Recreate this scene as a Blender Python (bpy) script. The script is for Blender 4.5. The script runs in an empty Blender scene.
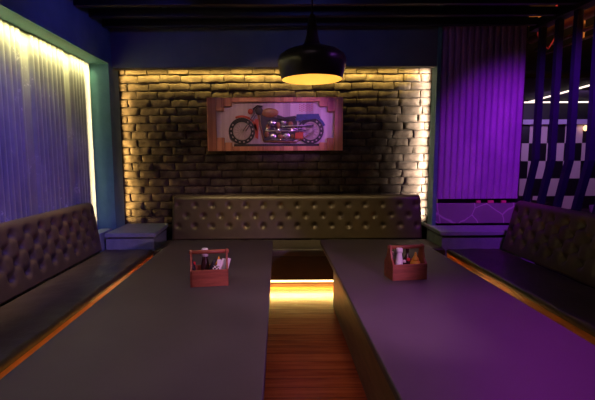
import bpy, bmesh, math, random
from mathutils import Vector, Matrix
random.seed(7)
R = math.radians
S = bpy.context.scene
COL = S.collection
PI = math.pi

# ------------------------------------------------------------------ camera
H = 1.45
cam_d = bpy.data.cameras.new('camera')
cam = bpy.data.objects.new('camera', cam_d); COL.objects.link(cam)
cam_d.sensor_width = 36; cam_d.lens = 410 / 595 * 36
cam_d.shift_x = (297.5 - 278) / 595
cam_d.clip_start = 0.02
cam.matrix_world = Matrix.Translation((0, 0, H)) @ Matrix.Rotation(R(90 - 6.06), 4, 'X') @ Matrix.Rotation(R(-0.3), 4, 'Z')
S.camera = cam
S.view_settings.view_transform = 'Standard'
S.view_settings.look = 'None'
S.view_settings.gamma = 1
S.view_settings.exposure = 0
S.view_settings.use_curve_mapping = False

# ------------------------------------------------------------------ world
w = bpy.data.worlds.new('world'); S.world = w; w.use_nodes = True
w.node_tree.nodes['Background'].inputs[0].default_value = (.25, .22, .5, 1)
w.node_tree.nodes['Background'].inputs[1].default_value = 0.004

# ------------------------------------------------------------------ lights
def aim(o, target):
    d = Vector(target) - o.location
    o.rotation_euler = d.to_track_quat('-Z', 'Y').to_euler()

def area(name, loc, target, sx, sy, power, col, spread=180):
    l = bpy.data.lights.new(name, 'AREA'); l.shape = 'RECTANGLE'
    l.size = sx; l.size_y = sy; l.energy = power; l.color = col; l.spread = R(spread)
    o = bpy.data.objects.new(name, l); COL.objects.link(o); o.location = loc; aim(o, target)
    return o

def spot(name, loc, target, power, col, ang=60, blend=.8, size=.05):
    l = bpy.data.lights.new(name, 'SPOT'); l.energy = power; l.color = col
    l.spot_size = R(ang); l.spot_blend = blend; l.shadow_soft_size = size
    o = bpy.data.objects.new(name, l); COL.objects.link(o); o.location = loc; aim(o, target)
    return o

def strip_light(name, a, b, direction, width, power, col, spread=180):
    """area light along the segment a-b, shining in `direction`"""
    a = Vector(a); b = Vector(b)
    l = bpy.data.lights.new(name, 'AREA'); l.shape = 'RECTANGLE'
    l.size = (b - a).length; l.size_y = width; l.energy = power; l.color = col; l.spread = R(spread)
    o = bpy.data.objects.new(name, l); COL.objects.link(o)
    x = (b - a).normalized(); z = -Vector(direction).normalized(); y = z.cross(x).normalized()
    m = Matrix((x, y, z)).transposed().to_4x4(); m.translation = (a + b) / 2
    o.matrix_world = m
    return o

WARM = (1, .62, .16)
# brick wall cove, behind the header beam
strip_light('cove_light', (-1.9, 5.10, 2.56), (1.84, 5.10, 2.56), (0, .7, -1), .03, 30, (1, .66, .15), 62)
# slots behind both pillars
strip_light('slot_light_west', (-1.955, 5.135, .66), (-1.955, 5.135, 2.5), (1, .6, 0), .03, 12, (1, .62, .18), 84)
strip_light('slot_light_east', (1.925, 5.08, .66), (1.925, 5.08, 2.5), (-1, .9, 0), .03, 34, (1, .78, .60), 70)
# left niche, along the soffit and down the far end
strip_light('niche_light', (-2.04, .2, 2.50), (-2.04, 4.75, 2.50), (-.9, 0, -1), .02, 44, (1, .90, .30), 100)
strip_light('niche_end_light', (-2.07, 4.805, .7), (-2.07, 4.805, 2.48), (-1, -1, 0), .02, 4.5, (1, .8, .40), 90)
# toe kick strips
strip_light('kick_light', (-1.25, 4.415, .098), (1.75, 4.415, .098), (0, -.3, -1), .02, 40, (1, .62, .16), 140)
strip_light('kick_light_west', (-1.40, 1.9, .10), (-1.40, 3.9, .10), (1, 0, .25), .02, 20, (1, .52, .10))
strip_light('kick_light_east', (1.89, 1.9, .10), (1.89, 3.9, .10), (-1, 0, .1), .02, 6, (1, .5, .08))
# coloured stage washes
spot('blue_wash_panel', (-.3, 1.7, 2.8), (-2.12, 3.25, 1.25), 300, (.17, .09, 1), 54, 1)
spot('pink_front_wash', (1.5, .3, 1.45), (.2, 2.6, .76), 170, (1, .42, .95), 32, .7)
spot('blue_wash_beam', (-.9, 3.5, 2.85), (-1.93, 4.2, 2.7), 12, (.09, .07, 1), 150, 1)
spot('blue_wash_header', (.35, 3.3, 2.78), (.35, 4.92, 2.72), 11, (.14, .16, 1), 125, 1)
spot('purple_wash_panel', (2.35, 2.9, 2.85), (2.95, 4.92, 1.15), 270, (.47, .03, .9), 68, 1)
spot('violet_wash_pendant', (1.7, 2.3, 2.7), (.25, 3.04, 2.12), 14, (.45, .1, 1), 14, .6)
spot('purple_wash_table', (2.1, 3.0, 2.8), (1.05, 1.4, .65), 150, (.62, .03, .85), 60, 1)
spot('purple_wash_picture', (1.7, 3.0, 2.4), (.3, 5.1, 1.85), 150, (.6, .15, 1), 22, .8)
spot('picture_fill', (-.25, 3.3, 2.8), (-.05, 5.13, 1.84), 34, (1, .56, .40), 42, .5)  # extra warm spot added to brighten the picture, no real fitting
spot('purple_wash_caddies', (1.2, 3.9, 2.7), (.4, 2.5, .7), 16, (.8, .1, 1), 40, 1)
# warm fill added above the bench backs to brighten the leather
area('warm_fill_back', (.2, 4.42, 2.85), (.25, 4.84, .7), 2.6, .1, 4.3, (1, .68, .30), 30)
strip_light('warm_fill_left', (-1.78, .5, 2.45), (-1.78, 4.1, 2.45), (-.08, 0, -1), .05, 4.5, (1, .60, .30), 24)
# dim general fill added over the room, stands for no fitting
area('room_fill', (-.5, 1.2, 2.8), (-.5, 2.2, 0), 1.6, 1.6, 4.8, (1, .68, .88), 75)
# next room
area('far_room_light', (5.6, 7.4, 2.5), (6, 9, 1.2), 1.5, .5, 26, (.6, .32, 1))
area('pipe_fill', (3.15, 3.0, 2.45), (3.55, 4.2, 3.05), .2, .2, 9, (1, .42, .12), 50)  # orange fill added to light up the ceiling pipes

# ------------------------------------------------------------------ node helpers
def mat(name):
    m = bpy.data.materials.new(name); m.use_nodes = True
    nt = m.node_tree; return m, nt, nt.nodes['Principled BSDF']

def nd(nt, typ, **kw):
    n = nt.nodes.new(typ)
    for k, v in kw.items():
        if k.startswith('i_'):
            n.inputs[k[2:].replace('_', ' ')].default_value = v
        else: setattr(n, k, v)
    return n

def ramp(nt, fac, stops):
    r = nt.nodes.new('ShaderNodeValToRGB'); e = r.color_ramp.elements
    while len(e) < len(stops): e.new(.5)
    for el, (p, c) in zip(e, stops): el.position = p; el.color = (*c, 1)
    nt.links.new(fac, r.inputs[0]); return r

def bump(nt, h, bsdf, strength=.3, dist=.01):
    b = nt.nodes.new('ShaderNodeBump'); b.inputs['Strength'].default_value = strength; b.inputs['Distance'].default_value = dist
    nt.links.new(h, b.inputs['Height']); nt.links.new(b.outputs[0], bsdf.inputs['Normal'])

def coords(nt, scale=(1, 1, 1), src='Object'):
    tc = nt.nodes.new('ShaderNodeTexCoord'); mp = nt.nodes.new('ShaderNodeMapping')
    mp.inputs['Scale'].default_value = scale
    nt.links.new(tc.outputs[src], mp.inputs['Vector']); return mp.outputs[0]

def noisy(name, c1, c2, rough=.6, scale=6, metallic=0, bstr=.15, bdist=.005, stretch=(1, 1, 1), detail=6, spec=.5, rr=0, sheen=0):
    m, nt, b = mat(name)
    v = coords(nt, stretch)
    n = nd(nt, 'ShaderNodeTexNoise', i_Scale=scale, i_Detail=detail, i_Roughness=.6); nt.links.new(v, n.inputs['Vector'])
    r = ramp(nt, n.outputs['Fac'], [(.3, c1), (.7, c2)])
    nt.links.new(r.outputs[0], b.inputs['Base Color'])
    b.inputs['Roughness'].default_value = rough; b.inputs['Metallic'].default_value = metallic
    b.inputs['Specular IOR Level'].default_value = spec
    if sheen:
        b.inputs['Sheen Weight'].default_value = sheen; b.inputs['Sheen Roughness'].default_value = .4
    if rr:
        mr = nd(nt, 'ShaderNodeMapRange'); mr.inputs['To Min'].default_value = rough - rr; mr.inputs['To Max'].default_value = rough + rr
        nt.links.new(n.outputs['Fac'], mr.inputs['Value']); nt.links.new(mr.outputs[0], b.inputs['Roughness'])
    n2 = nd(nt, 'ShaderNodeTexNoise', i_Scale=scale * 8, i_Detail=4); nt.links.new(v, n2.inputs['Vector'])
    bump(nt, n2.outputs['Fac'], b, bstr, bdist)
    return m

def glow(name, col, strength):
    m, nt, b = mat(name)
    b.inputs['Base Color'].default_value = (*[c * .5 for c in col], 1)
    b.inputs['Emission Color'].default_value = (*col, 1); b.inputs['Emission Strength'].default_value = strength
    return m

M = {}
M['plaster'] = noisy('teal_plaster', (.04, .14, .18), (.075, .21, .25), .75, 3, bstr=.3)
M['header'] = noisy('navy_paint', (.07, .09, .12), (.10, .12, .16), .7, 3, bstr=.2)
M['stone'] = noisy('grey_green_stone', (.14, .20, .23), (.22, .29, .32), .6, 9, bstr=.35, bdist=.004, rr=.1)
M['black'] = noisy('black_paint', (.006, .006, .008), (.012, .012, .015), .5, 5)
M['ceiling'] = noisy('black_ceiling', (.006, .005, .007), (.012, .010, .012), .9, 5)
M['leather'] = noisy('brown_leather', (.038, .028, .016), (.055, .041, .024), .47, 14, bstr=.5, bdist=.0015, rr=.08)
M['leather_seat'] = noisy('worn_leather', (.026, .022, .017), (.046, .039, .029), .37, 5, bstr=.6, bdist=.003, rr=.12)
M['button'] = noisy('button_leather', (.012, .009, .007), (.018, .014, .011), .6, 20)
M['table'] = noisy('charcoal_laminate', (.060, .050, .056), (.078, .066, .073), .55, 4, bstr=.12, bdist=.002, rr=.06, spec=.4)
M['basewood'] = noisy('brown_plywood', (.12, .08, .04), (.22, .15, .075), .55, 3, stretch=(1, 1, 6))
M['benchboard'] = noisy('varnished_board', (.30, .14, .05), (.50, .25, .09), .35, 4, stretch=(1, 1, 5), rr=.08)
M['kick'] = noisy('kick_board', (.07, .045, .025), (.11, .07, .04), .6, 4)
M['dark_board'] = noisy('dark_board', (.013, .012, .009), (.022, .019, .014), .8, 4, spec=.2)
M['caddy'] = noisy('red_stained_wood', (.18, .04, .018), (.34, .09, .045), .5, 5, stretch=(1, 6, 8), bstr=.25)
M['frame_wood'] = None
M['metal'] = noisy('brushed_metal', (.45, .42, .4), (.65, .6, .58), .3, 12, metallic=1)
M['shade'] = noisy('dark_shade_metal', (.034, .030, .028), (.048, .042, .04), .32, 3, metallic=.3, bstr=.05)
M['shade_in'] = noisy('gold_lining', (.46, .28, .09), (.54, .34, .12), .35, 4, metallic=.2, bstr=.05)
M['bulb'] = glow('bulb_glow', (1, .80, .42), 6)
M['led'] = glow('led_glow', (1, .8, .35), 5)
M['led_white'] = glow('tube_glow', (1, .82, .72), 1.6)
M['fin'] = noisy('fin_paint', (.006, .006, .026), (.010, .010, .040), .6, 4, spec=.2)
M['plastic_white'] = noisy('white_plastic', (.75, .72, .74), (.85, .82, .84), .4, 5)
M['plastic_dark'] = noisy('dark_sauce', (.03, .012, .012), (.05, .02, .018), .2, 5)
M['yellow'] = noisy('mustard_plastic', (.85, .38, .03), (.95, .47, .05), .35, 5)
M['red'] = noisy('red_plastic', (.6, .02, .03), (.75, .03, .05), .35, 5)
M['paper'] = noisy('paper', (.75, .66, .68), (.85, .76, .78), .7, 5)
M['pink'] = noisy('matte_pink', (.7, .08, .2), (.85, .12, .26), .7, 5)
M['purple_trim'] = noisy('pale_trim', (.4, .35, .5), (.5, .45, .6), .6, 5)
M['pipe'] = noisy('copper_pipe', (.5, .3, .18), (.62, .38, .22), .45, 5, metallic=.4)
gm, gnt, gb = mat('clear_glass'); gb.inputs['Transmission Weight'].default_value = .9; gb.inputs['Roughness'].default_value = .05
gb.inputs['Base Color'].default_value = (.9, .9, .95, 1); M['glass'] = gm

# painted brick
m, nt, b = mat('painted_brick')
v = coords(nt)
n = nd(nt, 'ShaderNodeTexNoise', i_Scale=7.0, i_Detail=8, i_Roughness=.65); nt.links.new(v, n.inputs['Vector'])
r = ramp(nt, n.outputs['Fac'], [(.3, (.025, .02, .016)), (.5, (.05, .040, .033)), (.72, (.10, .083, .068))])
nt.links.new(r.outputs[0], b.inputs['Base Color']); b.inputs['Roughness'].default_value = .85; b.inputs['Specular IOR Level'].default_value = .12
n2 = nd(nt, 'ShaderNodeTexNoise', i_Scale=45.0, i_Detail=6, i_Roughness=.7); nt.links.new(v, n2.inputs['Vector'])
bump(nt, n2.outputs['Fac'], b, .7, .008)
M['brick'] = m
M['mortar'] = noisy('dark_mortar', (.012, .010, .008), (.022, .017, .014), .9, 20, bstr=.5)

# floor boards running across the aisle
m, nt, b = mat('floor_boards')
v = coords(nt)
sx = nd(nt, 'ShaderNodeSeparateXYZ'); nt.links.new(v, sx.inputs[0])
mul = nd(nt, 'ShaderNodeMath', operation='MULTIPLY'); mul.inputs[1].default_value = 9.0; nt.links.new(sx.outputs['Y'], mul.inputs[0])
fl = nd(nt, 'ShaderNodeMath', operation='FLOOR'); nt.links.new(mul.outputs[0], fl.inputs[0])
fr = nd(nt, 'ShaderNodeMath', operation='FRACT'); nt.links.new(mul.outputs[0], fr.inputs[0])
wn = nd(nt, 'ShaderNodeTexWhiteNoise', noise_dimensions='1D'); nt.links.new(fl.outputs[0], wn.inputs['W'])
cb = nd(nt, 'ShaderNodeCombineXYZ'); nt.links.new(sx.outputs['X'], cb.inputs[0])
ym = nd(nt, 'ShaderNodeMath', operation='MULTIPLY'); ym.inputs[1].default_value = 14; nt.links.new(sx.outputs['Y'], ym.inputs[0]); nt.links.new(ym.outputs[0], cb.inputs[1])
ws = nd(nt, 'ShaderNodeMath', operation='MULTIPLY'); ws.inputs[1].default_value = 30; nt.links.new(wn.outputs['Value'], ws.inputs[0]); nt.links.new(ws.outputs[0], cb.inputs[2])
gn = nd(nt, 'ShaderNodeTexNoise', i_Scale=2.2, i_Detail=8, i_Roughness=.65); nt.links.new(cb.outputs[0], gn.inputs['Vector'])
ad = nd(nt, 'ShaderNodeMath', operation='MULTIPLY_ADD'); ad.inputs[1].default_value = .28; nt.links.new(wn.outputs['Value'], ad.inputs[0]); nt.links.new(gn.outputs['Fac'], ad.inputs[2])
r = ramp(nt, ad.outputs[0], [(.35, (.16, .026, .009)), (.6, (.34, .072, .022)), (.9, (.50, .13, .042))])
gp = nd(nt, 'ShaderNodeMath', operation='LESS_THAN'); gp.inputs[1].default_value = .03; nt.links.new(fr.outputs[0], gp.inputs[0])
mx = nd(nt, 'ShaderNodeMix', data_type='RGBA'); nt.links.new(gp.outputs[0], mx.inputs['Factor']); nt.links.new(r.outputs[0], mx.inputs['A']); mx.inputs['B'].default_value = (.02, .008, .004, 1)
nt.links.new(mx.outputs['Result'], b.inputs['Base Color']); b.inputs['Roughness'].default_value = .27
bump(nt, gn.outputs['Fac'], b, .15, .003)
M['floor'] = m

# red-brown planks of the picture frame, each plank its own tone
def plankmat(name, stops, width, axis='X', rough=.5):
    m, nt, b = mat(name)
    v = coords(nt); sx = nd(nt, 'ShaderNodeSeparateXYZ'); nt.links.new(v, sx.inputs[0])
    mu = nd(nt, 'ShaderNodeMath', operation='MULTIPLY'); mu.inputs[1].default_value = 1 / width; nt.links.new(sx.outputs[axis], mu.inputs[0])
    f = nd(nt, 'ShaderNodeMath', operation='FLOOR'); nt.links.new(mu.outputs[0], f.inputs[0])
    wn = nd(nt, 'ShaderNodeTexWhiteNoise', noise_dimensions='1D'); nt.links.new(f.outputs[0], wn.inputs['W'])
    mp = nd(nt, 'ShaderNodeMapping'); mp.inputs['Scale'].default_value = (30, 30, 3) if axis == 'X' else (3, 30, 30)
    nt.links.new(v, mp.inputs[0])
    g = nd(nt, 'ShaderNodeTexNoise', i_Scale=1.0, i_Detail=6); nt.links.new(mp.outputs[0], g.inputs['Vector'])
    a = nd(nt, 'ShaderNodeMath', operation='MULTIPLY_ADD'); a.inputs[1].default_value = .5; nt.links.new(wn.outputs[0], a.inputs[0])
    h = nd(nt, 'ShaderNodeMath', operation='MULTIPLY'); h.inputs[1].default_value = .55; nt.links.new(g.outputs['Fac'], h.inputs[0]); nt.links.new(h.outputs[0], a.inputs[2])
    r = ramp(nt, a.outputs[0], stops); nt.links.new(r.outputs[0], b.inputs['Base Color'])
    fr = nd(nt, 'ShaderNodeMath', operation='FRACT'); nt.links.new(mu.outputs[0], fr.inputs[0])
    lt = nd(nt, 'ShaderNodeMath', operation='GREATER_THAN'); lt.inputs[1].default_value = .06; nt.links.new(fr.outputs[0], lt.inputs[0])
    bump(nt, lt.outputs[0], b, .8, .004)
    b.inputs['Roughness'].default_value = rough
    return m
M['frame_wood'] = plankmat('picture_frame_planks', [(.2, (.36, .12, .07)), (.5, (.55, .22, .13)), (.85, (.75, .34, .2))], .055)
M['pale_planks'] = plankmat('picture_back_planks', [(.2, (.38, .28, .32)), (.5, (.55, .43, .47)), (.85, (.75, .64, .66))], .095)

# marble
m, nt, b = mat('veined_marble')
v = coords(nt)
n = nd(nt, 'ShaderNodeTexNoise', i_Scale=2.2, i_Detail=3, i_Distortion=.6); nt.links.new(v, n.inputs['Vector'])
vo = nd(nt, 'ShaderNodeTexVoronoi', feature='DISTANCE_TO_EDGE', i_Scale=3.8)
mxv = nd(nt, 'ShaderNodeMix', data_type='VECTOR'); mxv.inputs['Factor'].default_value = .12
nt.links.new(v, mxv.inputs['A']); nt.links.new(n.outputs['Color'], mxv.inputs['B']); nt.links.new(mxv.outputs['Result'], vo.inputs['Vector'])
r = ramp(nt, vo.outputs['Distance'], [(0, (.48, .45, .48)), (.03, (.22, .20, .23)), (1, (.15, .14, .17))])
nt.links.new(r.outputs[0], b.inputs['Base Color']); b.inputs['Roughness'].default_value = .25
M['marble'] = m

# velvet panels
M['velvet'] = noisy('purple_velvet', (.20, .10, .30), (.40, .20, .52), .75, 2.2, bstr=.25, stretch=(1, 1, .5), sheen=.5)
m, nt, b = mat('crushed_velvet')
v = coords(nt, (1, 1, .7))
n = nd(nt, 'ShaderNodeTexNoise', i_Scale=3.0, i_Detail=7, i_Roughness=.6, i_Distortion=.4); nt.links.new(v, n.inputs['Vector'])
n3 = nd(nt, 'ShaderNodeTexNoise', i_Scale=26.0, i_Detail=5, i_Roughness=.7, i_Distortion=1.2); nt.links.new(v, n3.inputs['Vector'])
r = ramp(nt, n.outputs['Fac'], [(.3, (.08, .08, .10)), (.7, (.18, .18, .19))])
mu = nd(nt, 'ShaderNodeMath', operation='MULTIPLY'); nt.links.new(n.outputs['Fac'], mu.inputs[0]); nt.links.new(n3.outputs['Fac'], mu.inputs[1])
r2 = ramp(nt, mu.outputs[0], [(.34, (0, 0, 0)), (.40, (1, 1, 1))])
mx = nd(nt, 'ShaderNodeMix', data_type='RGBA'); nt.links.new(r2.outputs[0], mx.inputs['Factor']); nt.links.new(r.outputs[0], mx.inputs['A']); mx.inputs['B'].default_value = (.38, .38, .36, 1)
nt.links.new(mx.outputs['Result'], b.inputs['Base Color']); b.inputs['Roughness'].default_value = .7
b.inputs['Sheen Weight'].default_value = .3
M['crushed'] = m

# checker wall
m, nt, b = mat('checker_tiles')
v = coords(nt); ck = nd(nt, 'ShaderNodeTexChecker', i_Scale=1 / .384)
ck.inputs['Color1'].default_value = (.62, .52, .5, 1); ck.inputs['Color2'].default_value = (.012, .010, .014, 1)
ofs = nd(nt, 'ShaderNodeVectorMath', operation='ADD'); ofs.inputs[1].default_value = (.248, .01, .214); nt.links.new(v, ofs.inputs[0])
nt.links.new(ofs.outputs[0], ck.inputs['Vector']); nt.links.new(ck.outputs[0], b.inputs['Base Color']); b.inputs['Roughness'].default_value = .3
M['checker'] = m

# ------------------------------------------------------------------ mesh helpers
def box(bm, x0, x1, y0, y1, z0, z1, bev=0, seg=2, mi=0):
    vs = [bm.verts.new((x, y, z)) for x in (x0, x1) for y in (y0, y1) for z in (z0, z1)]
    idx = [(0, 1, 3, 2), (4, 6, 7, 5), (0, 4, 5, 1), (2, 3, 7, 6), (0, 2, 6, 4), (1, 5, 7, 3)]
    fs = [bm.faces.new([vs[i] for i in q]) for q in idx]
    for f in fs: f.material_index = mi
    if bev:
        es = list({e for f in fs for e in f.edges})
        r = bmesh.ops.bevel(bm, geom=es, offset=bev, segments=seg, affect='EDGES', profile=.5)
        for f in r['faces']: f.material_index = mi; f.smooth = True
    return fs

def lathe(bm, prof, c=(0, 0, 0), n=32, mat4=None, mi=0, smooth=True):
    rings = []
    for r, z in prof:
        ring = []
        for i in range(n):
            a = 2 * PI * i / n
            p = Vector((r * math.cos(a), r * math.sin(a), z))
            if mat4: p = mat4 @ p
            ring.append(bm.verts.new(p + Vector(c)))
        rings.append(ring)
    for a, b_ in zip(rings, rings[1:]):
        for i in range(n):
            f = bm.faces.new((a[i], a[(i + 1) % n], b_[(i + 1) % n], b_[i])); f.smooth = smooth; f.material_index = mi
    for ring, rev in ((rings[0], True), (rings[-1], False)):
        try:
            f = bm.faces.new(list(reversed(ring)) if rev else ring); f.material_index = mi
        except ValueError: pass

def tube(bm, pts, r, n=10, mi=0):
    pts = [Vector(p) for p in pts]; rings = []
    up = Vector((0, 0, 1))
    for i, p in enumerate(pts):
        d = (pts[min(i + 1, len(pts) - 1)] - pts[max(i - 1, 0)]).normalized()
        s = d.cross(up)
        if s.length < .05: s = d.cross(Vector((0, 1, 0)))
        s.normalize(); t = s.cross(d)
        rr = r[i] if isinstance(r, (list, tuple)) else r
        rings.append([bm.verts.new(p + (s * math.cos(2 * PI * k / n) + t * math.sin(2 * PI * k / n)) * rr) for k in range(n)])
    for a, b_ in zip(rings, rings[1:]):
        for i in range(n):
            f = bm.faces.new((a[i], a[(i + 1) % n], b_[(i + 1) % n], b_[i])); f.smooth = True; f.material_index = mi
    bm.faces.new(list(reversed(rings[0]))).material_index = mi; bm.faces.new(rings[-1]).material_index = mi

def prism(bm, poly, y0, y1, mi=0):
    """polygon in XZ extruded from y0 to y1"""
    a = [bm.verts.new((x, y0, z)) for x, z in poly]; b_ = [bm.verts.new((x, y1, z)) for x, z in poly]
    bm.faces.new(a).material_index = mi; bm.faces.new(list(reversed(b_))).material_index = mi
    for i in range(len(a)):
        j = (i + 1) % len(a); bm.faces.new((a[j], a[i], b_[i], b_[j])).material_index = mi

def obj(name, bm, mats, parent=None, fix=True):
    if fix: bmesh.ops.recalc_face_normals(bm, faces=bm.faces)
    me = bpy.data.meshes.new(name); bm.to_mesh(me); bm.free()
    for mm in (mats if isinstance(mats, (list, tuple)) else [mats]): me.materials.append(mm)
    o = bpy.data.objects.new(name, me); COL.objects.link(o)
    if parent: o.parent = parent
    return o

def tag(o, label, cat, group=None, kind=None):
    o['label'] = label; o['category'] = cat
    if group: o['group'] = group
    if kind: o['kind'] = kind
    return o

def thing(name, label, cat, loc=(0, 0, 0), rz=0, group=None):
    o = bpy.data.objects.new(name, None); COL.objects.link(o); o.location = loc; o.rotation_euler = (0, 0, rz)
    o.empty_display_size = .1
    return tag(o, label, cat, group)

def structure(name, bm, m):
    o = obj(name, bm, m); o['kind'] = 'structure'; return o

def dup(root, loc=None, rz=None, label=None):
    r = root.copy(); COL.objects.link(r)
    if loc is not None: r.location = loc
    if rz is not None: r.rotation_euler = (0, 0, rz)
    if label: r['label'] = label
    for ch in list(root.children):
        c = ch.copy(); COL.objects.link(c); c.parent = r
        for g in list(ch.children):
            d = g.copy(); COL.objects.link(d); d.parent = c
    return r

NB = bmesh.new

# ------------------------------------------------------------------ shell
bm = NB(); box(bm, -2.4, 9.2, -1.2, 9.4, -.08, 0); structure('floor', bm, M['floor'])
bm = NB(); box(bm, -2.4, 9.2, -1.2, 9.4, 3.25, 3.33); structure('ceiling', bm, M['ceiling'])
bm = NB(); box(bm, 3.6, 9.2, 6.3, 9.1, 2.60, 2.66); structure('ceiling_far', bm, M['ceiling'])

# brick wall with real courses
bm = NB()
box(bm, -2.4, 3.0, 5.215, 5.35, 0, 3.25, mi=1)
rb = random.Random(3)
bh, bl, gap = .098, .262, .006
row = 0; z = .50
while z < 2.95:
    x = -2.12 + (bl / 2 if row % 2 else 0) + rb.uniform(-.02, .02)
    while x < 2.0:
        L = bl * rb.choice((1, 1, 1, .96, 1.04, .8))
        x1 = min(x + L - gap, 2.05)
        nx, nz = 9, 4
        yb = 5.2 - rb.uniform(0, .016); tilt = rb.uniform(-.009, .009)
        grid = []
        hgt = bh - gap - rb.uniform(0, .006)
        for j in range(nz + 1):
            rowv = []
            for i in range(nx + 1):
                ex = min(i, nx - i); ez = min(j, nz - j)
                y = yb + tilt * (j / nz - .5) * 2 + rb.uniform(-.0055, .0055)
                if ex == 0 or ez == 0: y += .005 + rb.uniform(0, .005)
                jx = rb.uniform(-.004, .004) if ex == 0 else 0
                jz = rb.uniform(-.004, .004) if ez == 0 else 0
                fx = i / nx
                if i in (1, nx - 1): fx = .04 if i == 1 else .96
                fz = j / nz
                if j in (1, nz - 1): fz = .13 if j == 1 else .87
                rowv.append(bm.verts.new((x + (x1 - x) * fx + jx, y, z + hgt * fz + jz)))
            grid.append(rowv)
        for j in range(nz):
            for i in range(nx):
                f = bm.faces.new((grid[j][i], grid[j][i + 1], grid[j + 1][i + 1], grid[j + 1][i])); f.smooth = True
        ring = grid[0] + [g[-1] for g in grid[1:]] + list(reversed(grid[-1][:-1])) + [g[0] for g in reversed(grid[1:-1])]
        back = [bm.verts.new((q.co.x, 5.216, q.co.z)) for q in ring]
        for i in range(len(ring)):
            j2 = (i + 1) % len(ring); bm.faces.new((ring[j2], ring[i], back[i], back[j2]))
        x += L
    z += bh; row += 1
wall_back = obj('wall_back', bm, [M['brick'], M['mortar']]); wall_back['kind'] = 'structure'

# left wall: outer slab, beam above the niche, pillar at the far end
bm = NB(); box(bm, -2.42, -2.28, -1.2, 5.35, 0, 3.25); structure('wall_left', bm, M['plaster'])
bm = NB(); box(bm, -2.28, -1.93, -1.0, 4.82, 2.515, 3.25); structure('trim_1', bm, M['plaster'])
bm = NB(); box(bm, -2.28, -1.93, 4.82, 5.11, 0, 3.25); structure('trim_2', bm, M['plaster'])
# header beam in front of the brick wall
bm = NB(); box(bm, -1.93, 1.86, 4.92, 5.05, 2.488, 3.25); structure('trim_3', bm, M['header'])
# right pillar and wall behind the purple panel
bm = NB(); box(bm, 1.86, 1.905, 4.90, 5.06, 0, 3.25); structure('trim_4', bm, M['plaster'])
bm = NB(); box(bm, 1.96, 2.95, 5.0, 5.12, 0, 3.25); structure('wall_right', bm, M['black'])
bm = NB(); box(bm, 2.90, 3.02, .3, 4.98, 0, .82); structure('wall_partition', bm, M['dark_board'])
# next room
bm = NB(); box(bm, 3.0, 9.2, 9.0, 9.15, 0, 3.25); structure('wall_far', bm, M['black'])
bm = NB(); box(bm, 9.1, 9.25, -1.2, 9.2, 0, 3.25); structure('wall_far_side', bm, M['black'])
ck = None
bm = NB(); box(bm, 0, 5.4, 0, .02, 0, 2.09); ck = obj('checkered_tile_panel', bm, M['checker']); ck.location = (3.4, 8.978, 0)
tag(ck, 'black and white checkered tile panel on the wall of the next room', 'tile panel')
bm = NB(); box(bm, 3.4, 8.8, 8.82, 8.998, 2.10, 2.20, .005)
tag(obj('wall_shelf', bm, M['purple_trim']), 'long pale shelf above the checkered tiles, lit purple', 'shelf')

# ------------------------------------------------------------------ left ribbed panel (thing) in the niche
def ribbed(bm, ys, z0, z1, depth, nz=1, seam=.012):
    """ribs along Y with outward +X, between successive ys"""
    pts = []
    for a, b_ in zip(ys, ys[1:]):
        k = 8
        for i in range(k):
            t = i / k; wdt = b_ - a
            h = depth * (1 - abs(2 * t - 1) ** 3) * (1 if wdt < .09 else .12)
            pts.append((a + wdt * t, h))
    pts.append((ys[-1], 0))
    vb = [[bm.verts.new((h, y, z0 + (z1 - z0) * j / nz)) for y, h in pts] for j in range(nz + 1)]
    for j in range(nz):
        for i in range(len(pts) - 1):
            f = bm.faces.new((vb[j][i], vb[j][i + 1], vb[j + 1][i + 1], vb[j + 1][i])); f.smooth = True
    box(bm, -.13, 0, ys[0], ys[-1], z0, z1)
ys = [.1]; rr = random.Random(5); cnt = 0
while ys[-1] < 4.64:
    cnt += 1
    wd = rr.choice((.055, .065, .08, .06))
    if cnt % 9 == 4: wd = .12
    ys.append(ys[-1] + wd)
ys.append(4.80)
bm = NB(); ribbed(bm, ys, 0.02, 2.51, .028)
o = obj('ribbed_wall_panel', bm, M['crushed'], fix=False); o.location = (-2.14, 0, 0)
tag(o, 'grey crushed velvet panel with narrow vertical ribs lit from above, behind left bench', 'wall panel')

# right velvet channel panel
bm = NB(); x0, x1, n = 1.915, 2.90, 13
pts = []
for c in range(n):
    wdt = (x1 - x0) / n
    for t in (0, .015, .04, .08, .15, .25, .375, .5, .625, .75, .85, .92, .96, .985): pts.append((x0 + wdt * (c + t), .036 * (1 - abs(2 * t - 1) ** 5.0)))
pts.append((x1, 0))
zt, zb = 3.0, .93
rows = []
for j in range(9):
    f_ = j / 8; z = zb + (zt - zb) * f_
    e = 1 if 0 < j < 8 else .4
    rows.append([bm.verts.new((x, 4.945 - h * e, z)) for x, h in pts])
for j in range(8):
    for i in range(len(pts) - 1):
        f = bm.faces.new((rows[j][i], rows[j][i + 1], rows[j + 1][i + 1], rows[j + 1][i])); f.smooth = True
box(bm, x0, x1, 4.945, 4.998, zb, zt)
tag(obj('channel_tufted_panel', bm, M['velvet'], fix=False), 'tall purple velvet panel with wide vertical channels, right of the brick wall', 'wall panel')
bm = NB(); box(bm, 1.912, 2.9, 4.955, 4.998, .625, .872, .004)
tag(obj('marble_panel', bm, M['marble']), 'veined marble panel under the purple velvet, above the ledge', 'marble panel')
# little pink things lying in the dark slot above the marble
for i, (x, wd) in enumerate(((2.42, .05), (2.56, .07), (2.72, .06))):
    bm = NB(); box(bm, x, x + wd, 4.958, 4.99, .873, .905, .006)
    lab = ('small pink cloth in the slot above the marble, leftmost of three',
           'small pink cloth in the slot above the marble, middle of three',
           'small pink cloth in the slot above the marble, rightmost of three')[i]
    tag(obj('pink_lump', bm, M['pink']), lab, 'lump', 'pink lumps in the slot above the marble')

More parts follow.
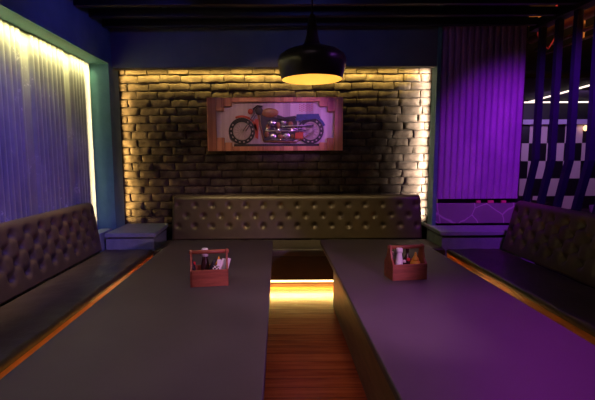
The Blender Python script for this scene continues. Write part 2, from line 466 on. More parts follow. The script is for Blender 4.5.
# ------------------------------------------------------------------ ledges
def ledge(label, poly_top, poly_base):
    t = thing('corner_ledge', label, 'ledge', (poly_base[0][0], poly_base[0][1], 0))
    ox, oy = t.location.x, t.location.y
    for nm, poly, z0, z1 in (('ledge_top', poly_top, .565, .61), ('ledge_base', poly_base, 0, .545)):
        bm = NB()
        a = [bm.verts.new((x - ox, y - oy, z0)) for x, y in poly]; b_ = [bm.verts.new((x - ox, y - oy, z1)) for x, y in poly]
        f1 = bm.faces.new(a); f2 = bm.faces.new(b_)
        for i in range(len(a)):
            j = (i + 1) % len(a); bm.faces.new((a[i], a[j], b_[j], b_[i]))
        bmesh.ops.bevel(bm, geom=list(bm.edges), offset=.006, segments=2, affect='EDGES')
        obj(nm, bm, M['stone'], t)
    bm = NB()
    xs = [p[0] - ox for p in poly_base]; yy = [p[1] - oy for p in poly_base]
    box(bm, min(xs) + .02, max(xs) - .02, min(yy) + .03, max(yy) - .02, .54, .57)
    obj('shadow_gap', bm, M['black'], t)
ledge('grey green stone ledge at the foot of the left pillar',
      [(-1.925, 4.475), (-1.36, 4.475), (-1.40, 5.17), (-1.925, 5.17)],
      [(-1.925, 4.50), (-1.385, 4.50), (-1.425, 5.165), (-1.925, 5.165)])
# slab of the left ledge continues into the niche
bm = NB(); box(bm, -2.105, -1.97, 4.475, 4.815, .0, .61, .005)
tag(obj('niche_sill', bm, M['stone']), 'grey green stone sill filling the end of the left niche', 'sill')
ledge('grey green stone ledge under the marble panel on the right',
      [(1.80, 4.475), (2.88, 4.475), (2.88, 4.895), (1.855, 4.895), (1.855, 5.19), (1.84, 5.19)],
      [(1.825, 4.50), (2.88, 4.50), (2.88, 4.89), (1.85, 4.89), (1.85, 5.0), (1.84, 5.0)])

# ------------------------------------------------------------------ upholstered benches
def tufted_back(L, prof, buttons, r_dimple, depth, name_parent, m, ncol, end_r=.05, crease=.006):
    """Back cushion along local X (0..L). prof: list of (y,z) from bottom front over the top to bottom back.
    buttons: list of (x, t) with t = arc length along the front."""
    # arc length
    P = [Vector((0, y, z)) for y, z in prof]
    S_ = [0]
    for a, b_ in zip(P, P[1:]): S_.append(S_[-1] + (b_ - a).length)
    tot = S_[-1]; nrow = int(tot / .014)
    def at(s):
        for i in range(len(S_) - 1):
            if s <= S_[i + 1] or i == len(S_) - 2:
                f = (s - S_[i]) / (S_[i + 1] - S_[i]); return P[i].lerp(P[i + 1], f), (P[i + 1] - P[i]).normalized()
    cy = sum(p.y for p in P) / len(P); cz = sum(p.z for p in P) / len(P)
    segs = []
    for i, (x, s) in enumerate(buttons):
        for (x2, s2) in buttons[i + 1:]:
            if abs(x2 - x) > 1e-4 and abs(s2 - s) > .02 and abs(x2 - x) < r_dimple * 4.2 and abs(s2 - s) < r_dimple * 4.2:
                segs.append((x, s, x2, s2))
    bm = NB(); grid = []
    for j in range(nrow + 1):
        s = tot * j / nrow; p, d = at(s); n = Vector((0, -d.z, d.y))   # outward for a profile going up the front
        line = []
        for i in range(ncol + 1):
            x = L * i / ncol
            e = min(x, L - x); q = p.copy()
            if e < end_r:
                k = 1 - e / end_r; ins = 1 - math.sqrt(max(0, 1 - k * k))
                q -= n * end_r * ins * .8
            dz = 0
            for bx, bs in buttons:
                dx = x - bx; ds = s - bs
                if abs(dx) < .12 and abs(ds) < .12: dz += depth * math.exp(-(dx * dx + ds * ds) / (r_dimple * r_dimple))
            cr = 0
            for xa, sa, xb, sb in segs:
                if min(xa, xb) - .03 < x < max(xa, xb) + .03 and min(sa, sb) - .03 < s < max(sa, sb) + .03:
                    vx, vs = xb - xa, sb - sa; l2 = vx * vx + vs * vs
                    t = max(0, min(1, ((x - xa) * vx + (s - sa) * vs) / l2))
                    dd = math.hypot(x - xa - vx * t, s - sa - vs * t); cr = max(cr, crease * math.exp(-(dd / .012) ** 2))
            q -= n * (dz + cr)
            line.append(bm.verts.new((x, q.y, q.z)))
        grid.append(line)
    for j in range(nrow):
        for i in range(ncol):
            f = bm.faces.new((grid[j][i], grid[j][i + 1], grid[j + 1][i + 1], grid[j + 1][i])); f.smooth = True
    bm.faces.new([g[0] for g in grid]); bm.faces.new([g[-1] for g in reversed(grid)])
    bm.faces.new([v_ for v_ in grid[0]] + [v_ for v_ in reversed(grid[-1])])
    back = obj('backrest', bm, m, name_parent)
    for bx, bs in buttons:
        p, d = at(bs); n = Vector((0, -d.z, d.y)); c = p - n * (depth * 1.02 + .004) ; c.x = bx
        bm = NB(); bmesh.ops.create_uvsphere(bm, u_segments=10, v_segments=6, radius=.014)
        for f in bm.faces: f.smooth = True
        rot = n.to_track_quat('Z', 'Y').to_matrix().to_4x4()
        bmesh.ops.transform(bm, matrix=Matrix.Translation(c) @ rot @ Matrix.Diagonal((1, 1, .6, 1)), verts=bm.verts)
        obj('button', bm, M['button'], back)
    return back

def seat_mesh(x0, x1, y0, y1, z0, z1, seed, bev=.035, wr=.003, fold=()):
    """cushion with slightly crowned worn top"""
    bm = NB(); r = random.Random(seed)
    nx = max(4, int((x1 - x0) / .035)); ny = max(4, int((y1 - y0) / .035))
    def prof(e, half):
        if e < bev:
            k = 1 - e / bev; return 1 - math.sqrt(max(0, 1 - k * k))
        return 0
    from mathutils import noise
    xs = sorted({x0 + (x1 - x0) * i / nx for i in range(nx + 1)} | {x0 + bev * k for k in (.08, .25, .5, .75)} | {x1 - bev * k for k in (.08, .25, .5, .75)})
    yl = sorted({y0 + (y1 - y0) * i / ny for i in range(ny + 1)} | {y0 + bev * k for k in (.08, .25, .5, .75)} | {y1 - bev * k for k in (.08, .25, .5, .75)})
    top = []
    for y in yl:
        line = []
        for x in xs:
            e = min(x - x0, x1 - x, y - y0, y1 - y)
            z = z1 - bev * prof(e, 0)
            if e > bev * .5:
                z += wr * noise.noise(Vector((x * 5 + seed, y * 5, 0))) * 1.5 + wr * noise.noise(Vector((x * 16, y * 16, seed)))
            line.append(bm.verts.new((x, y, z)))
        top.append(line)
    for j in range(len(yl) - 1):
        for i in range(len(xs) - 1):
            f = bm.faces.new((top[j][i], top[j][i + 1], top[j + 1][i + 1], top[j + 1][i])); f.smooth = True
    ring = top[0] + [g[-1] for g in top[1:]] + list(reversed(top[-1][:-1])) + [g[0] for g in reversed(top[1:-1])]
    mid = [bm.verts.new((q.co.x, q.co.y, z0)) for q in ring]; low = [bm.verts.new(q.co) for q in mid]
    for i in range(len(ring)):
        j = (i + 1) % len(ring); f = bm.faces.new((ring[j], ring[i], mid[i], mid[j])); f.smooth = True
    bm.faces.new(low)
    return bm

def roll_profile(yb, zb, yt, zt, thick, n=8):
    """from bottom front (yb,zb) leaning to the top front, rounding over to the back"""
    pr = [(yb, zb)]
    r = thick / 2
    for i in range(1, 9): pr.append((yb + (yt - yb) * i / 9, zb + (zt - r - zb) * i / 9))
    cx, cz = yt + r, zt - r
    for i in range(n + 1):
        a = PI - PI * i / n; pr.append((cx + r * math.cos(a), cz + r * math.sin(a)))
    pr.append((yt + thick, zb))
    return pr

# back bench -----------------------------------------------------
bb = thing('upholstered_bench', 'brown leather button-tufted bench along the brick wall, under the motorcycle picture', 'bench', (-1.30, 4.4, 0), 0)
bx0 = -1.30
bm = seat_mesh(-.055, 3.115, -.03, .50, .37, .45, 1); obj('seat_cushion', bm, M['leather_seat'], bb)
prof = roll_profile(.50, .452, .60, .975, .14)
btn = []
def arc(z_): return (z_ - .452) * 1.018
for i in range(15): btn.append((.075 + i * .2085, arc(.862)))
for i in range(14): btn.append((.18 + i * .2085, arc(.735)))
for i in range(15): btn.append((.075 + i * .2085, arc(.615)))
tufted_back(3.06, prof, btn, .028, .028, bb, M['leather'], 240, end_r=.05, crease=.0)
bm = NB(); box(bm, -.04, 3.10, -.024, .56, .105, .368, .004); obj('bench_base', bm, M['dark_board'], bb)
bm = NB(); box(bm, -.04, 3.10, .065, .52, 0, .105); obj('kick_board', bm, M['kick'], bb)
bm = NB(); box(bm, -.02, 3.05, .045, .064, .058, .074, .002); obj('led_strip', bm, M['led'], bb)

# side benches ---------------------------------------------------
def side_bench(label, xf, xb, xt, y_end, y_near, sgn, ztop, seed):
    """local X of the back cushion runs along world Y; built directly in world units"""
    t = thing('upholstered_bench', label, 'bench', (xf, y_near, 0), 0)
    Ln = y_end - y_near
    lo, hi = min(0, xb - xf), max(0, xb - xf)
    bm = seat_mesh(lo, hi, 0, Ln, .405, .45, seed, .03, .004)
    obj('seat_cushion', bm, M['leather_seat'], t)
    # back cushion in its own frame: local x -> world y ; local y -> outwards
    lean = abs(xt - xb); pr = roll_profile(0, .452, lean, ztop, .135)
    bt = []; k = 0; x = Ln - .10
    sp = .19
    for rI, zz in enumerate((.87, .77, .67, .57)):
        x = Ln - .09 - (sp / 2 if rI % 2 else 0)
        while x > max(.1, Ln - 3.4): bt.append((x, (zz - .452) * 1.05)); x -= sp
    holder = tufted_back(Ln, pr, bt, .034, .034, t, M['leather'], int(Ln / .0135), end_r=.08, crease=.010)
    # map local (x,y,z) -> (sgn*y + xb-xf, x, z)
    mtx = Matrix(((0, sgn, 0, xb - xf), (1, 0, 0, 0), (0, 0, 1, 0), (0, 0, 0, 1)))
    def remap(o):
        o.data.transform(mtx)
        if mtx.determinant() < 0: o.data.flip_normals()
        o.data.update()
    remap(holder)
    for c in holder.children: remap(c)
    fx = lambda a: a * sgn
    def bxx(a, b_): return min(fx(a), fx(b_)), max(fx(a), fx(b_))
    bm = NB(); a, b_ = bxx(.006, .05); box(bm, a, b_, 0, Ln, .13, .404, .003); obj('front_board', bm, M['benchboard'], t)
    bm = NB(); a, b_ = bxx(.055, abs(xb - xf) + .1); box(bm, a, b_, .01, Ln - .01, .13, .345); obj('bench_base', bm, M['dark_board'], t)
    bm = NB(); a, b_ = bxx(.10, abs(xb - xf)); box(bm, a, b_, .02, Ln - .02, 0, .13); obj('kick_board', bm, M['kick'], t)
    bm = NB(); a, b_ = bxx(.08, .099); box(bm, a, b_, .02, Ln - .1, .085, .11, .002); obj('led_strip', bm, M['led'], t)
    return t
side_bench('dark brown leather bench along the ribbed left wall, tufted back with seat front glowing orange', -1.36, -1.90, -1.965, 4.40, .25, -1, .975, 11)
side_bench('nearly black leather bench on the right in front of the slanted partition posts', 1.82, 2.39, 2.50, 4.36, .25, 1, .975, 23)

# ------------------------------------------------------------------ tables
def table(label, x0, x1, y0, y1, inset, glow_side):
    t = thing('long_table', label, 'table', ((x0 + x1) / 2, (y0 + y1) / 2, 0), 0, 'long low tables')
    cx, cy = t.location.x, t.location.y
    bm = NB(); box(bm, x0 - cx, x1 - cx, y0 - cy, y1 - cy, .607, .647, .007, 3); obj('tabletop', bm, M['table'], t)
    bm = NB(); box(bm, x0 + inset - cx, x1 - inset - cx, y0 + .3 - cy, y1 - .06 - cy, .0, .606, .004); obj('table_base', bm, M['basewood'], t)
    return t
table('long charcoal table on the left, its caddy holding napkins', -1.02, -.052, .55, 3.9, .12, 1)
table('long charcoal table on the right, washed in purple light', .403, 1.345, .55, 3.9, .125, -1)

# ------------------------------------------------------------------ picture
PX = .01236
def px(u): return (u - 275.5) * PX
def pz(v): return (124.25 - v) * PX
pic = thing('motorcycle_picture', 'wide wooden relief picture of a motorcycle hanging on the brick wall', 'picture', (-.031, 5.14, 1.845))
bm = NB(); box(bm, px(216), px(336), .025, .04, pz(147), pz(101)); obj('backing_planks', bm, M['pale_planks'], pic)
bm = NB()
def fb(u0, u1, v0, v1, d=.0): box(bm, px(u0), px(u1), -.02 - d, .04, pz(v1), pz(v0), .003)
fb(208, 216.7, 98, 150.5, .004); fb(335, 343, 98, 150.5, .004)
fb(216.9, 224.5, 98, 111.1, .002); fb(216.9, 224.5, 137.2, 150.5, .002)
fb(224.7, 232.3, 98, 106.3); fb(224.7, 232.3, 142, 150.5)
fb(327.8, 334.8, 98, 112, .002); fb(327.8, 334.8, 138, 150.5, .002)
fb(319.7, 327.6, 98, 107); fb(319.7, 327.6, 142.4, 150.5)
u = 232.5
while u < 319.5:
    fb(u, min(u + 7.9, 319.6), 98, 102.3, random.uniform(-.002, .001)); fb(u, min(u + 7.9, 319.6), 146, 150.5, random.uniform(-.002, .001)); u += 8.05
obj('plank_frame', bm, M['frame_wood'], pic)

mt = {k: noisy('moto_' + k, c1, c2, ro, 20, metallic=me) for k, c1, c2, ro, me in (
    ('tyre', (.012, .012, .016), (.022, .02, .026), .6, 0), ('chrome', (.6, .58, .6), (.8, .76, .78), .25, .8),
    ('red', (.42, .05, .03), (.55, .08, .04), .4, 0), ('tank', (.20, .09, .03), (.32, .15, .05), .35, 0),
    ('blue', (.03, .05, .16), (.05, .08, .26), .4, 0), ('dark', (.02, .017, .02), (.04, .03, .035), .5, 0),
    ('rim', (.35, .28, .27), (.5, .42, .4), .5, .2), ('spot', (.5, .07, .12), (.6, .1, .16), .5, 0))}
def disc_ring(bm, u, v, r0, r1, y0, y1, n=40, a0=0, a1=2 * PI):
    full = abs(a1 - a0 - 2 * PI) < 1e-3; k = n if full else n + 1; V = []
    for i in range(k):
        a = a0 + (a1 - a0) * i / n; c, s = math.cos(a), math.sin(a)
        V.append([bm.verts.new((px(u) + r * PX * c, y, pz(v) + r * PX * s)) for r, y in ((r0, y1), (r0, y0), (r1, y0), (r1, y1))])
    for i in range(n):
        a, b_ = V[i], V[(i + 1) % k]
        for q in range(4): bm.faces.new((a[q], a[(q + 1) % 4], b_[(q + 1) % 4], b_[q]))
    if not full: bm.faces.new(V[0]); bm.faces.new(list(reversed(V[-1])))
def bar(bm, u0, v0, u1, v1, r, y): tube(bm, [(px(u0), y, pz(v0)), (px(u1), y, pz(v1))], r * PX, 8)
def blob(bm, u, v, ru, rv, y, dy=.012):
    b2 = NB(); bmesh.ops.create_uvsphere(b2, u_segments=20, v_segments=12, radius=1)
    bmesh.ops.transform(b2, matrix=Matrix.Translation((px(u), y, pz(v))) @ Matrix.Diagonal((ru * PX, dy, rv * PX, 1)), verts=b2.verts)
    me_ = bpy.data.meshes.new('tmp'); b2.to_mesh(me_); b2.free(); bm.from_mesh(me_); bpy.data.meshes.remove(me_)
for (u, v) in ((242.2, 130.8), (311.0, 130.8)):
    bm = NB(); disc_ring(bm, u, v, 9.0, 13.2, .002, .022); wh = obj('wheel', bm, mt['tyre'], pic)
    bm = NB(); disc_ring(bm, u, v, 7.8, 9.0, .006, .022); disc_ring(bm, u, v, .01, 2.0, -.002, .02)
    for k in range(14):
        a = 2 * PI * k / 14; bar(bm, u + 1.5 * math.cos(a), v + 1.5 * math.sin(a), u + 8.2 * math.cos(a + .25), v + 8.2 * math.sin(a + .25), .28, .014)
    for k in range(16):
        if 2 < k < 6: continue
        a = 2 * PI * k / 16 + .1; disc_ring(bm, u, v, 10.3, 11.6, .0, .004, 2, a, a + .16)
    obj('rim', bm, mt['rim'], wh)
bm = NB(); disc_ring(bm, 242.2, 130.8, 13.6, 15.6, -.004, .02, 20, R(0), R(115)); prism(bm, [(px(255), pz(119)), (px(259), pz(119)), (px(258.5), pz(139)), (px(255.5), pz(137))], -.004, .02)
obj('front_mudguard', bm, mt['red'], pic)
bm = NB(); disc_ring(bm, 311.0, 130.8, 13.4, 15.6, -.004, .02, 20, R(20), R(140)); prism(bm, [(px(297), pz(114.5)), (px(319), pz(114.0)), (px(321), pz(118.5)), (px(296), pz(121))], -.006, .02)
obj('rear_mudguard', bm, mt['blue'], pic)
bm = NB(); bar(bm, 254.5, 114, 243.2, 131, .6, -.008); bar(bm, 256.5, 115, 246, 131, .6, -.008); obj('fork', bm, mt['chrome'], pic)
bm = NB(); tube(bm, [(px(263), -.008, pz(107)), (px(258), -.012, pz(106)), (px(254), -.012, pz(109)), (px(255), -.008, pz(114))], .009, 8); blob(bm, 259.5, 111, 4, 4, .0); obj('handlebar', bm, mt['dark'], pic)
bm = NB(); blob(bm, 251, 111.5, 2.6, 2.8, .0, .014); obj('headlamp', bm, mt['red'], pic)
bm = NB(); blob(bm, 270.5, 112.8, 8.6, 4.6, .0, .016); obj('fuel_tank', bm, mt['tank'], pic)
bm = NB(); prism(bm, [(px(278), pz(115)), (px(285), pz(117.2)), (px(296), pz(116)), (px(297), pz(118.5)), (px(285), pz(120.5)), (px(277), pz(118.5))], -.01, .02); obj('saddle', bm, mt['dark'], pic)
bm = NB(); prism(bm, [(px(261), pz(114)), (px(280), pz(118)), (px(297), pz(119)), (px(299), pz(138)), (px(290), pz(143)), (px(264), pz(142)), (px(261), pz(130))], .008, .022); obj('frame_shadow', bm, mt['dark'], pic)
bm = NB(); bar(bm, 259, 115, 264, 141, .7, .0); bar(bm, 264, 141, 297, 142, .7, .0); bar(bm, 297, 142, 309, 135, .5, .0); bar(bm, 279, 117, 299, 131, .6, .0); obj('tube_frame', bm, mt['tank'], pic)
bm = NB()
for u, v, a, b_ in ((272.5, 123.0, 3.6, 3.4), (284, 122.5, 3.0, 3.2), (273.5, 136, 3.4, 3.0), (287, 135.5, 3.6, 3.0), (279.5, 130.5, 3, 2.6), (267.5, 129, 1.8, 1.8), (293, 130, 1.6, 1.8)): blob(bm, u, v, a, b_, .004, .016)
bar(bm, 274, 127, 277.5, 133, .5, -.012); bar(bm, 283, 127, 281, 133, .5, -.012); bar(bm, 270, 139.5, 292, 139.8, .45, -.01)
e = obj('engine', bm, mt['chrome'], pic)
bm = NB()
for k in range(5): bar(bm, 268.5, 119.6 + k * 1.5, 277.5, 120.2 + k * 1.5, .32, -.014); bar(bm, 281, 119.4 + k * 1.5, 288, 119.0 + k * 1.5, .3, -.014)
obj('cooling_fins', bm, mt['dark'], e)
bm = NB()
for u, v, a, b_ in ((268.5, 126.5, 2.4, 2.2), (278.5, 125, 2.4, 3), (281, 136.5, 2.6, 2.4), (267, 134, 2.2, 3), (291, 124.5, 2.6, 3), (293, 136, 1.8, 2)): blob(bm, u, v, a, b_, -.002, .014)
me_ = bpy.data.meshes.new('tmp'); bm.to_mesh(me_); bm.free()
bm = NB(); bm.from_mesh(e.data); k0 = len(bm.faces); bm.from_mesh(me_); bm.faces.ensure_lookup_table()
for f in bm.faces[k0:]: f.material_index = 1
bm.to_mesh(e.data); bm.free(); e.data.materials.append(mt['tank']); bpy.data.meshes.remove(me_)
bm = NB(); bar(bm, 281, 126, 314, 125.6, .85, -.010); bar(bm, 266, 130.6, 306, 131.0, .8, -.010); bar(bm, 281, 129, 304, 128.6, .5, -.004); obj('exhaust_pipe', bm, mt['chrome'], pic)
bm = NB(); prism(bm, [(px(296), pz(132.5)), (px(304), pz(132)), (px(303), pz(138.5)), (px(295), pz(138.5))], -.012, .01); obj('tool_box', bm, mt['red'], pic)
bm = NB(); box(bm, px(234), px(320), .006, .022, pz(146), pz(143.6)); obj('ground_shadow', bm, mt['dark'], pic)  # shadow beneath the motorcycle, put in as a dark strip
bm = NB(); 
for a in range(7):
    for c in range(4): blob(bm, 300.5 + a * 2, 104.5 + c * 1.9 + (a % 2) * .9, .62, .55, .026, .006)
o = obj('dot_pattern', bm, mt['spot'], pic)

# ------------------------------------------------------------------ pendant lamp
pl = thing('pendant_lamp', 'dark bell shaped pendant lamp with glowing golden inside', 'lamp', (.25, 3.04, 2.0))
outer = [(.218, 0), (.232, .05), (.244, .10), (.246, .135), (.235, .165), (.20, .192), (.15, .212), (.10, .228), (.066, .242), (.052, .265), (.042, .31), (.034, .37), (.026, .425), (.016, .455)]
bm = NB(); lathe(bm, outer, n=64); lathe(bm, [(.216, .001), (.228, .05), (.238, .10), (.240, .13), (.228, .158), (.195, .184), (.15, .203), (.10, .218), (.03, .23), (.002, .232)], n=64, mi=1)
bm.faces.ensure_lookup_table()
big = [f for f in bm.faces if len(f.verts) > 10 and abs(f.calc_center_median().z) < .01]
bmesh.ops.delete(bm, geom=big, context='FACES_ONLY')
obj('shade', bm, [M['shade'], M['shade_in']], pl, fix=False)
bm = NB(); tube(bm, [(0, 0, .45), (.002, 0, .8), (0, 0, 1.245)], .007, 8); obj('cord', bm, M['black'], pl)
bm = NB(); lathe(bm, [(.05, 1.215), (.05, 1.248)], n=24); obj('ceiling_rose', bm, M['black'], pl)
bm = NB(); lathe(bm, [(.004, .05), (.022, .056), (.034, .078), (.034, .098), (.022, .128), (.015, .15)], n=20); obj('bulb', bm, M['bulb'], pl)
bm = NB(); lathe(bm, [(.02, .148), (.02, .2), (.024, .225)], n=20); obj('socket', bm, M['black'], pl)
l = bpy.data.lights.new('pendant_light', 'POINT'); l.energy = 7; l.color = (1, .68, .28); l.shadow_soft_size = .05
o = bpy.data.objects.new('pendant_light', l); COL.objects.link(o); o.location = (0, 0, .02); o.parent = pl

# ------------------------------------------------------------------ ceiling beams
places = ('nearest the brick wall', 'second from the brick wall', 'third from the brick wall', 'fourth from the brick wall', 'fifth from the brick wall', 'sixth from the brick wall')
for i in range(6):
    y = 4.73 - i * .32
    bm = NB(); box(bm, -1.965, 2.88, y - .03, y + .03, 2.885, 2.965, .004)
    bt_ = tag(obj('ceiling_beam', bm, M['black']), 'black slat hanging across the ceiling, ' + places[i], 'beam', 'black ceiling slats')
    bm = NB()
    for hx in (-1.2, .9, 2.4): box(bm, hx - .012, hx + .012, y - .012, y + .012, 2.96, 3.25)
    h = obj('hanger', bm, M['black'], bt_)

# ------------------------------------------------------------------ slanted partition posts on the right
bm = NB(); box(bm, 2.90, 3.02, .6, 4.90, 2.86, 2.965, .004); tag(obj('top_rail', bm, M['black']), 'black rail along the top of the slanted partition posts', 'rail')
pnames = ['second', 'third', 'fourth', 'fifth', 'sixth', 'seventh', 'eighth', 'ninth']
for i in range(7):
    y = 4.74 - i * .275
    bm = NB()
    prof = [(y, 2.87), (y - .01, 1.40), (y + .11, .98), (y + .15, .815)]
    hw, hy = .030, .028
    rings = []
    for yy, z in prof:
        rings.append([bm.verts.new((2.96 + a * hw, yy + b_ * hy, z)) for a, b_ in ((-1, -1), (1, -1), (1, 1), (-1, 1))])
    for a, b_ in zip(rings, rings[1:]):
        for k in range(4): bm.faces.new((a[k], a[(k + 1) % 4], b_[(k + 1) % 4], b_[k]))
    bm.faces.new(rings[0]); bm.faces.new(rings[-1])
    lab = 'bent dark partition post beside the purple velvet panel' if i == 0 else 'bent dark partition post, %s from the purple velvet panel' % pnames[i - 1]
    if i == 0: lab = 'bent dark partition post nearest the purple velvet panel'
    tag(obj('partition_post', bm, M['fin']), lab, 'post', 'bent partition posts')

# ------------------------------------------------------------------ things beyond the partition
for i, (x, z, r_, lab) in enumerate(((3.35, 2.96, .05, 'thick copper coloured pipe under the ceiling behind the partition'),
                                    (3.42, 2.83, .02, 'thin copper coloured pipe just below the thick one'),
                                    (3.46, 2.75, .012, 'thinnest copper coloured conduit, lowest of the ceiling pipes'))):
    bm = NB(); tube(bm, [(x, .8, z), (x, 5.6, z)], r_, 12)
    for yy in (1.6, 3.2, 4.8): box(bm, x - .008, x + .008, yy - .008, yy + .008, z, 3.26)
    tag(obj('ceiling_pipe', bm, M['pipe']), lab, 'pipe', 'ceiling pipes')
bm = NB()
tube(bm, [(3.05, 4.97, 3.0), (3.06, 4.99, 2.86), (3.12, 5.0, 2.74), (3.2, 5.0, 2.70), (3.26, 4.98, 2.82), (3.24, 4.96, 3.24)], .012, 8)
tag(obj('hanging_cable', bm, M['pink']), 'looped cable hanging beside the purple velvet panel top', 'cable')
bm = NB(); box(bm, 3.0, 3.4, 5.2, 5.45, 3.08, 3.249, .004); tag(obj('duct_box', bm, M['pipe']), 'copper coloured duct box against the ceiling above the purple velvet panel', 'duct')
tb = NB(); tube(tb, [(5.1, 8.75, 2.55), (9.0, 8.75, 2.55)], .016, 8); tag(obj('light_tube', tb, M['led_white']), 'white light tube running straight above the checkered tiles', 'light tube', 'far light tubes')
tb = NB(); tube(tb, [(5.23, 8.70, 2.55), (5.0, 6.63, 2.56)], .016, 8); tag(obj('light_tube', tb, M['led_white']), 'white light tube slanting across the low ceiling of the next room', 'light tube', 'far light tubes')
for i, (x, z, lab) in enumerate(((6.60, 2.02, 'small warm wall lamp beside the checkered tiles, the upper left one'), (6.86, 1.86, 'small warm wall lamp beside the checkered tiles, the lower right one'))):
    t = thing('wall_lamp', lab, 'lamp', (x, 8.9, z), 0, 'small wall lamps')
    bm = NB(); lathe(bm, [(.01, -.06), (.035, -.04), (.045, 0), (.035, .04), (.012, .06)], n=16); obj('globe', bm, glow('lamp_glow', (1, .6, .3), 2.2), t)
    bm = NB(); tube(bm, [(0, 0, .05), (0, .03, .09), (0, .076, .09)], .01, 8); obj('arm', bm, M['metal'], t)
# cafe tables with glassware in the next room
def cafe_table(x, y, label):
    t = thing('cafe_table', label, 'table', (x, y, 0), 0, 'cafe tables in the next room')
    bm = NB(); lathe(bm, [(.34, .725), (.345, .735), (.34, .75)], n=40); obj('tabletop', bm, M['dark_board'], t)
    bm = NB(); lathe(bm, [(.03, .02), (.03, .724)], n=16); obj('leg', bm, M['black'], t)
    bm = NB(); lathe(bm, [(.22, 0), (.21, .015), (.04, .03)], n=32); obj('foot', bm, M['black'], t)
cafe_table(3.72, 6.2, 'round dark cafe table in the next room, farther one'); cafe_table(3.95, 5.0, 'round dark cafe table in the next room, nearer one')
for x, y, lab in ((3.66, 6.1, 'clear glass on the farther cafe table, left one'), (3.80, 6.15, 'clear glass on the farther cafe table, right one'), (3.83, 4.95, 'clear glass on the nearer cafe table')):
    bm = NB(); lathe(bm, [(.026, .75), (.03, .755), (.036, .84), (.034, .84), (.028, .762), (.002, .76)], n=20)
    o = obj('drinking_glass', bm, M['plastic_white'] if 'left' in lab else M['glass']); o.location = (x, y, .001); tag(o, lab, 'glass', 'glasses on the cafe tables')

# ------------------------------------------------------------------ caddies
def caddy(loc, rz, label):
    t = thing('condiment_caddy', label, 'caddy', loc, rz, 'wooden condiment caddies')
    W, D, h = .232, .14, .105
    bm = NB(); th = .009
    box(bm, -W / 2, W / 2, -D / 2, -D / 2 + th, 0, h, .0015); box(bm, -W / 2, W / 2, D / 2 - th, D / 2, 0, h, .0015); box(bm, -W / 2 + th, W / 2 - th, -D / 2 + th, D / 2 - th, 0, th)
    obj('tray', bm, M['caddy'], t)
    for s in (-1, 1):
        x0 = s * (W / 2 + .001); x1 = s * (W / 2 - .011)
        poly = [(-D / 2, 0), (D / 2, 0), (D / 2, h), (D * .28, h + .03), (.022, h + .08), (.022, h + .106), (.012, h + .116), (-.012, h + .116), (-.022, h + .106), (-.022, h + .08), (-D * .28, h + .03), (-D / 2, h)]
        bm = NB(); a = [bm.verts.new((x0, y, z)) for y, z in poly]; b_ = [bm.verts.new((x1, y, z)) for y, z in poly]
        bm.faces.new(a); bm.faces.new(b_)
        for i in range(len(a)): j = (i + 1) % len(a); bm.faces.new((a[i], a[j], b_[j], b_[i]))
        obj('end_panel', bm, M['caddy'], t)
    bm = NB(); tube(bm, [(-W / 2 - .008, 0, h + .100), (W / 2 + .008, 0, h + .100)], .0125, 12); obj('handle', bm, M['caddy'], t)
    return t
def bottle(x, y, rz, lab, body, cap, r=.026, hb=.15, hc=.03, kind='sauce_bottle', cat='bottle', tilt=(0, 0), z=.657, neck=.5):
    t = thing(kind, lab, cat, (x, y, z), rz); t.rotation_euler = (tilt[0], tilt[1], rz)
    bm = NB(); lathe(bm, [(r * .9, 0), (r, .006), (r, hb * .6), (r * .9, hb * .72), (r * neck, hb * .92), (r * neck, hb)], n=24); obj('bottle_body', bm, body, t)
    bm = NB(); lathe(bm, [(r * neck * 1.3, hb), (r * neck * 1.3, hb + hc * .8), (r * neck * 1.1, hb + hc)], n=24); obj('cap', bm, cap, t)
    return t
def squeeze(x, y, lab, tilt=(0, 0), s=1):
    t = thing('squeeze_bottle', lab, 'bottle', (x, y, .657)); t.rotation_euler = (tilt[0], tilt[1], 0)
    bm = NB(); lathe(bm, [(.026 * s, 0), (.03 * s, .006), (.031 * s, .085), (.028 * s, .1), (.018 * s, .108)], n=24); obj('bottle_body', bm, M['yellow'], t)
    bm = NB(); lathe(bm, [(.022 * s, .108), (.021 * s, .118), (.010 * s, .135), (.006 * s, .155), (.003 * s, .162)], n=20); obj('nozzle', bm, M['yellow'], t)
TZ = .647
# left caddy ------------------------------------------------------
LX, LY = -.436, 2.55
c1 = caddy((LX - .003, LY, TZ), R(9), 'red-brown wooden caddy with napkins and sauces on the left table')
bottle(LX - .035, LY + .032, 0, 'dark sauce bottle with tall pale cap in the left caddy', M['plastic_dark'], M['plastic_white'], .027, .16, .05, neck=.62)
bottle(LX - .098, LY - .01, 0, 'small dark bottle with bright red cap in the left caddy', M['black'], M['red'], .013, .115, .018, neck=.6)
squeeze(LX + .04, LY + .015, 'yellow squeeze bottle leaning in the left caddy', (0, R(6)), .85)
for k, (dx, dy, ang) in enumerate(((.067, -.02, .1), (.082, .005, .18), (.094, .028, .26))):
    bm = NB(); box(bm, -.014, .014, -.003, .003, 0, .15, .001)
    o = obj('paper_napkin', bm, M['paper']); o.location = (LX + dx - .015, LY + dy, .657); o.rotation_euler = (0, ang, R(4))
    tag(o, ('folded white napkin in the left caddy, nearest the front', 'folded white napkin in the left caddy, middle one', 'folded white napkin in the left caddy, nearest the back')[k], 'napkin', 'napkins in the left caddy')
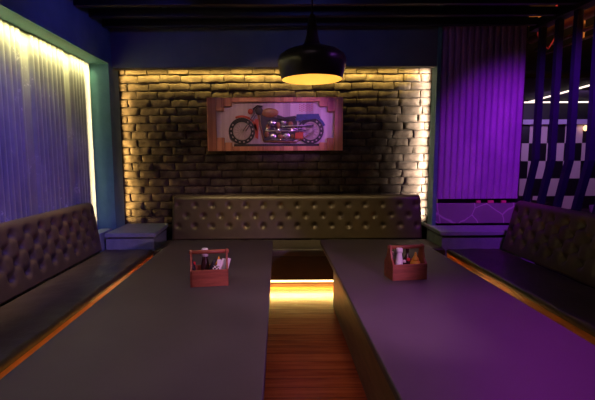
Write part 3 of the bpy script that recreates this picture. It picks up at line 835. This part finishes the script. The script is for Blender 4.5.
for k, (dx, ang, lab) in enumerate(((-.072, -.27, 'black flat cutlery handle leaning out of the left caddy'), (-.03, .42, 'black flat cutlery handle leaning right across the left caddy'))):
    bm = NB(); tube(bm, [(0, 0, 0), (0, 0, .08), (0, 0, .14), (0, 0, .165)], [.005, .008, .012, .006], 10)
    o = obj('cutlery_handle', bm, M['black']); o.location = (LX + dx, LY - .03, .66); o.rotation_euler = (0, ang, 0); tag(o, lab, 'cutlery', 'cutlery in the left caddy')
m, nt, b = mat('mini_checker'); ck2 = nd(nt, 'ShaderNodeTexChecker', i_Scale=90.0); ck2.inputs['Color1'].default_value = (.8, .75, .6, 1); ck2.inputs['Color2'].default_value = (.01, .01, .01, 1)
nt.links.new(coords(nt), ck2.inputs['Vector']); nt.links.new(ck2.outputs[0], b.inputs['Base Color'])
bm = NB(); box(bm, -.02, .02, -.004, .004, 0, .115, .001); o = obj('checked_sachet', bm, m); o.location = (LX + .028, LY - .03, .657); o.rotation_euler = (0, .15, R(4)); tag(o, 'black and cream checked sachet in the left caddy', 'sachet')
# right caddy -----------------------------------------------------
RX, RY = .843, 2.66
c2 = caddy((RX, RY, TZ), R(8), 'red-brown wooden caddy with two pale bottles on the right table')
bottle(RX - .052, RY - .033, 0, 'tall pale bottle with ribbed white cap in the right caddy', M['plastic_white'], M['plastic_white'], .024, .165, .03, neck=.7)
bottle(RX - .085, RY + .035, 0, 'shorter pale bottle behind the tall one in the right caddy', M['plastic_white'], M['plastic_white'], .019, .135, .02, neck=.7)
squeeze(RX + .062, RY - .01, 'yellow squeeze bottle standing in the right caddy', (0, 0), 1.05)
bottle(RX + .022, RY + .035, 0, 'tall dark cone shaped bottle at the back of the right caddy', M['plastic_dark'], M['plastic_dark'], .026, .15, .03, neck=.3)
bottle(RX + .008, RY - .035, 0, 'little bottle with red cap at the front of the right caddy', M['plastic_dark'], M['red'], .012, .11, .018, neck=.7)
bottle(RX - .018, RY - .035, 0, 'little shaker with cream cap at the front of the right caddy', M['plastic_dark'], M['paper'], .010, .1, .015, neck=.8)
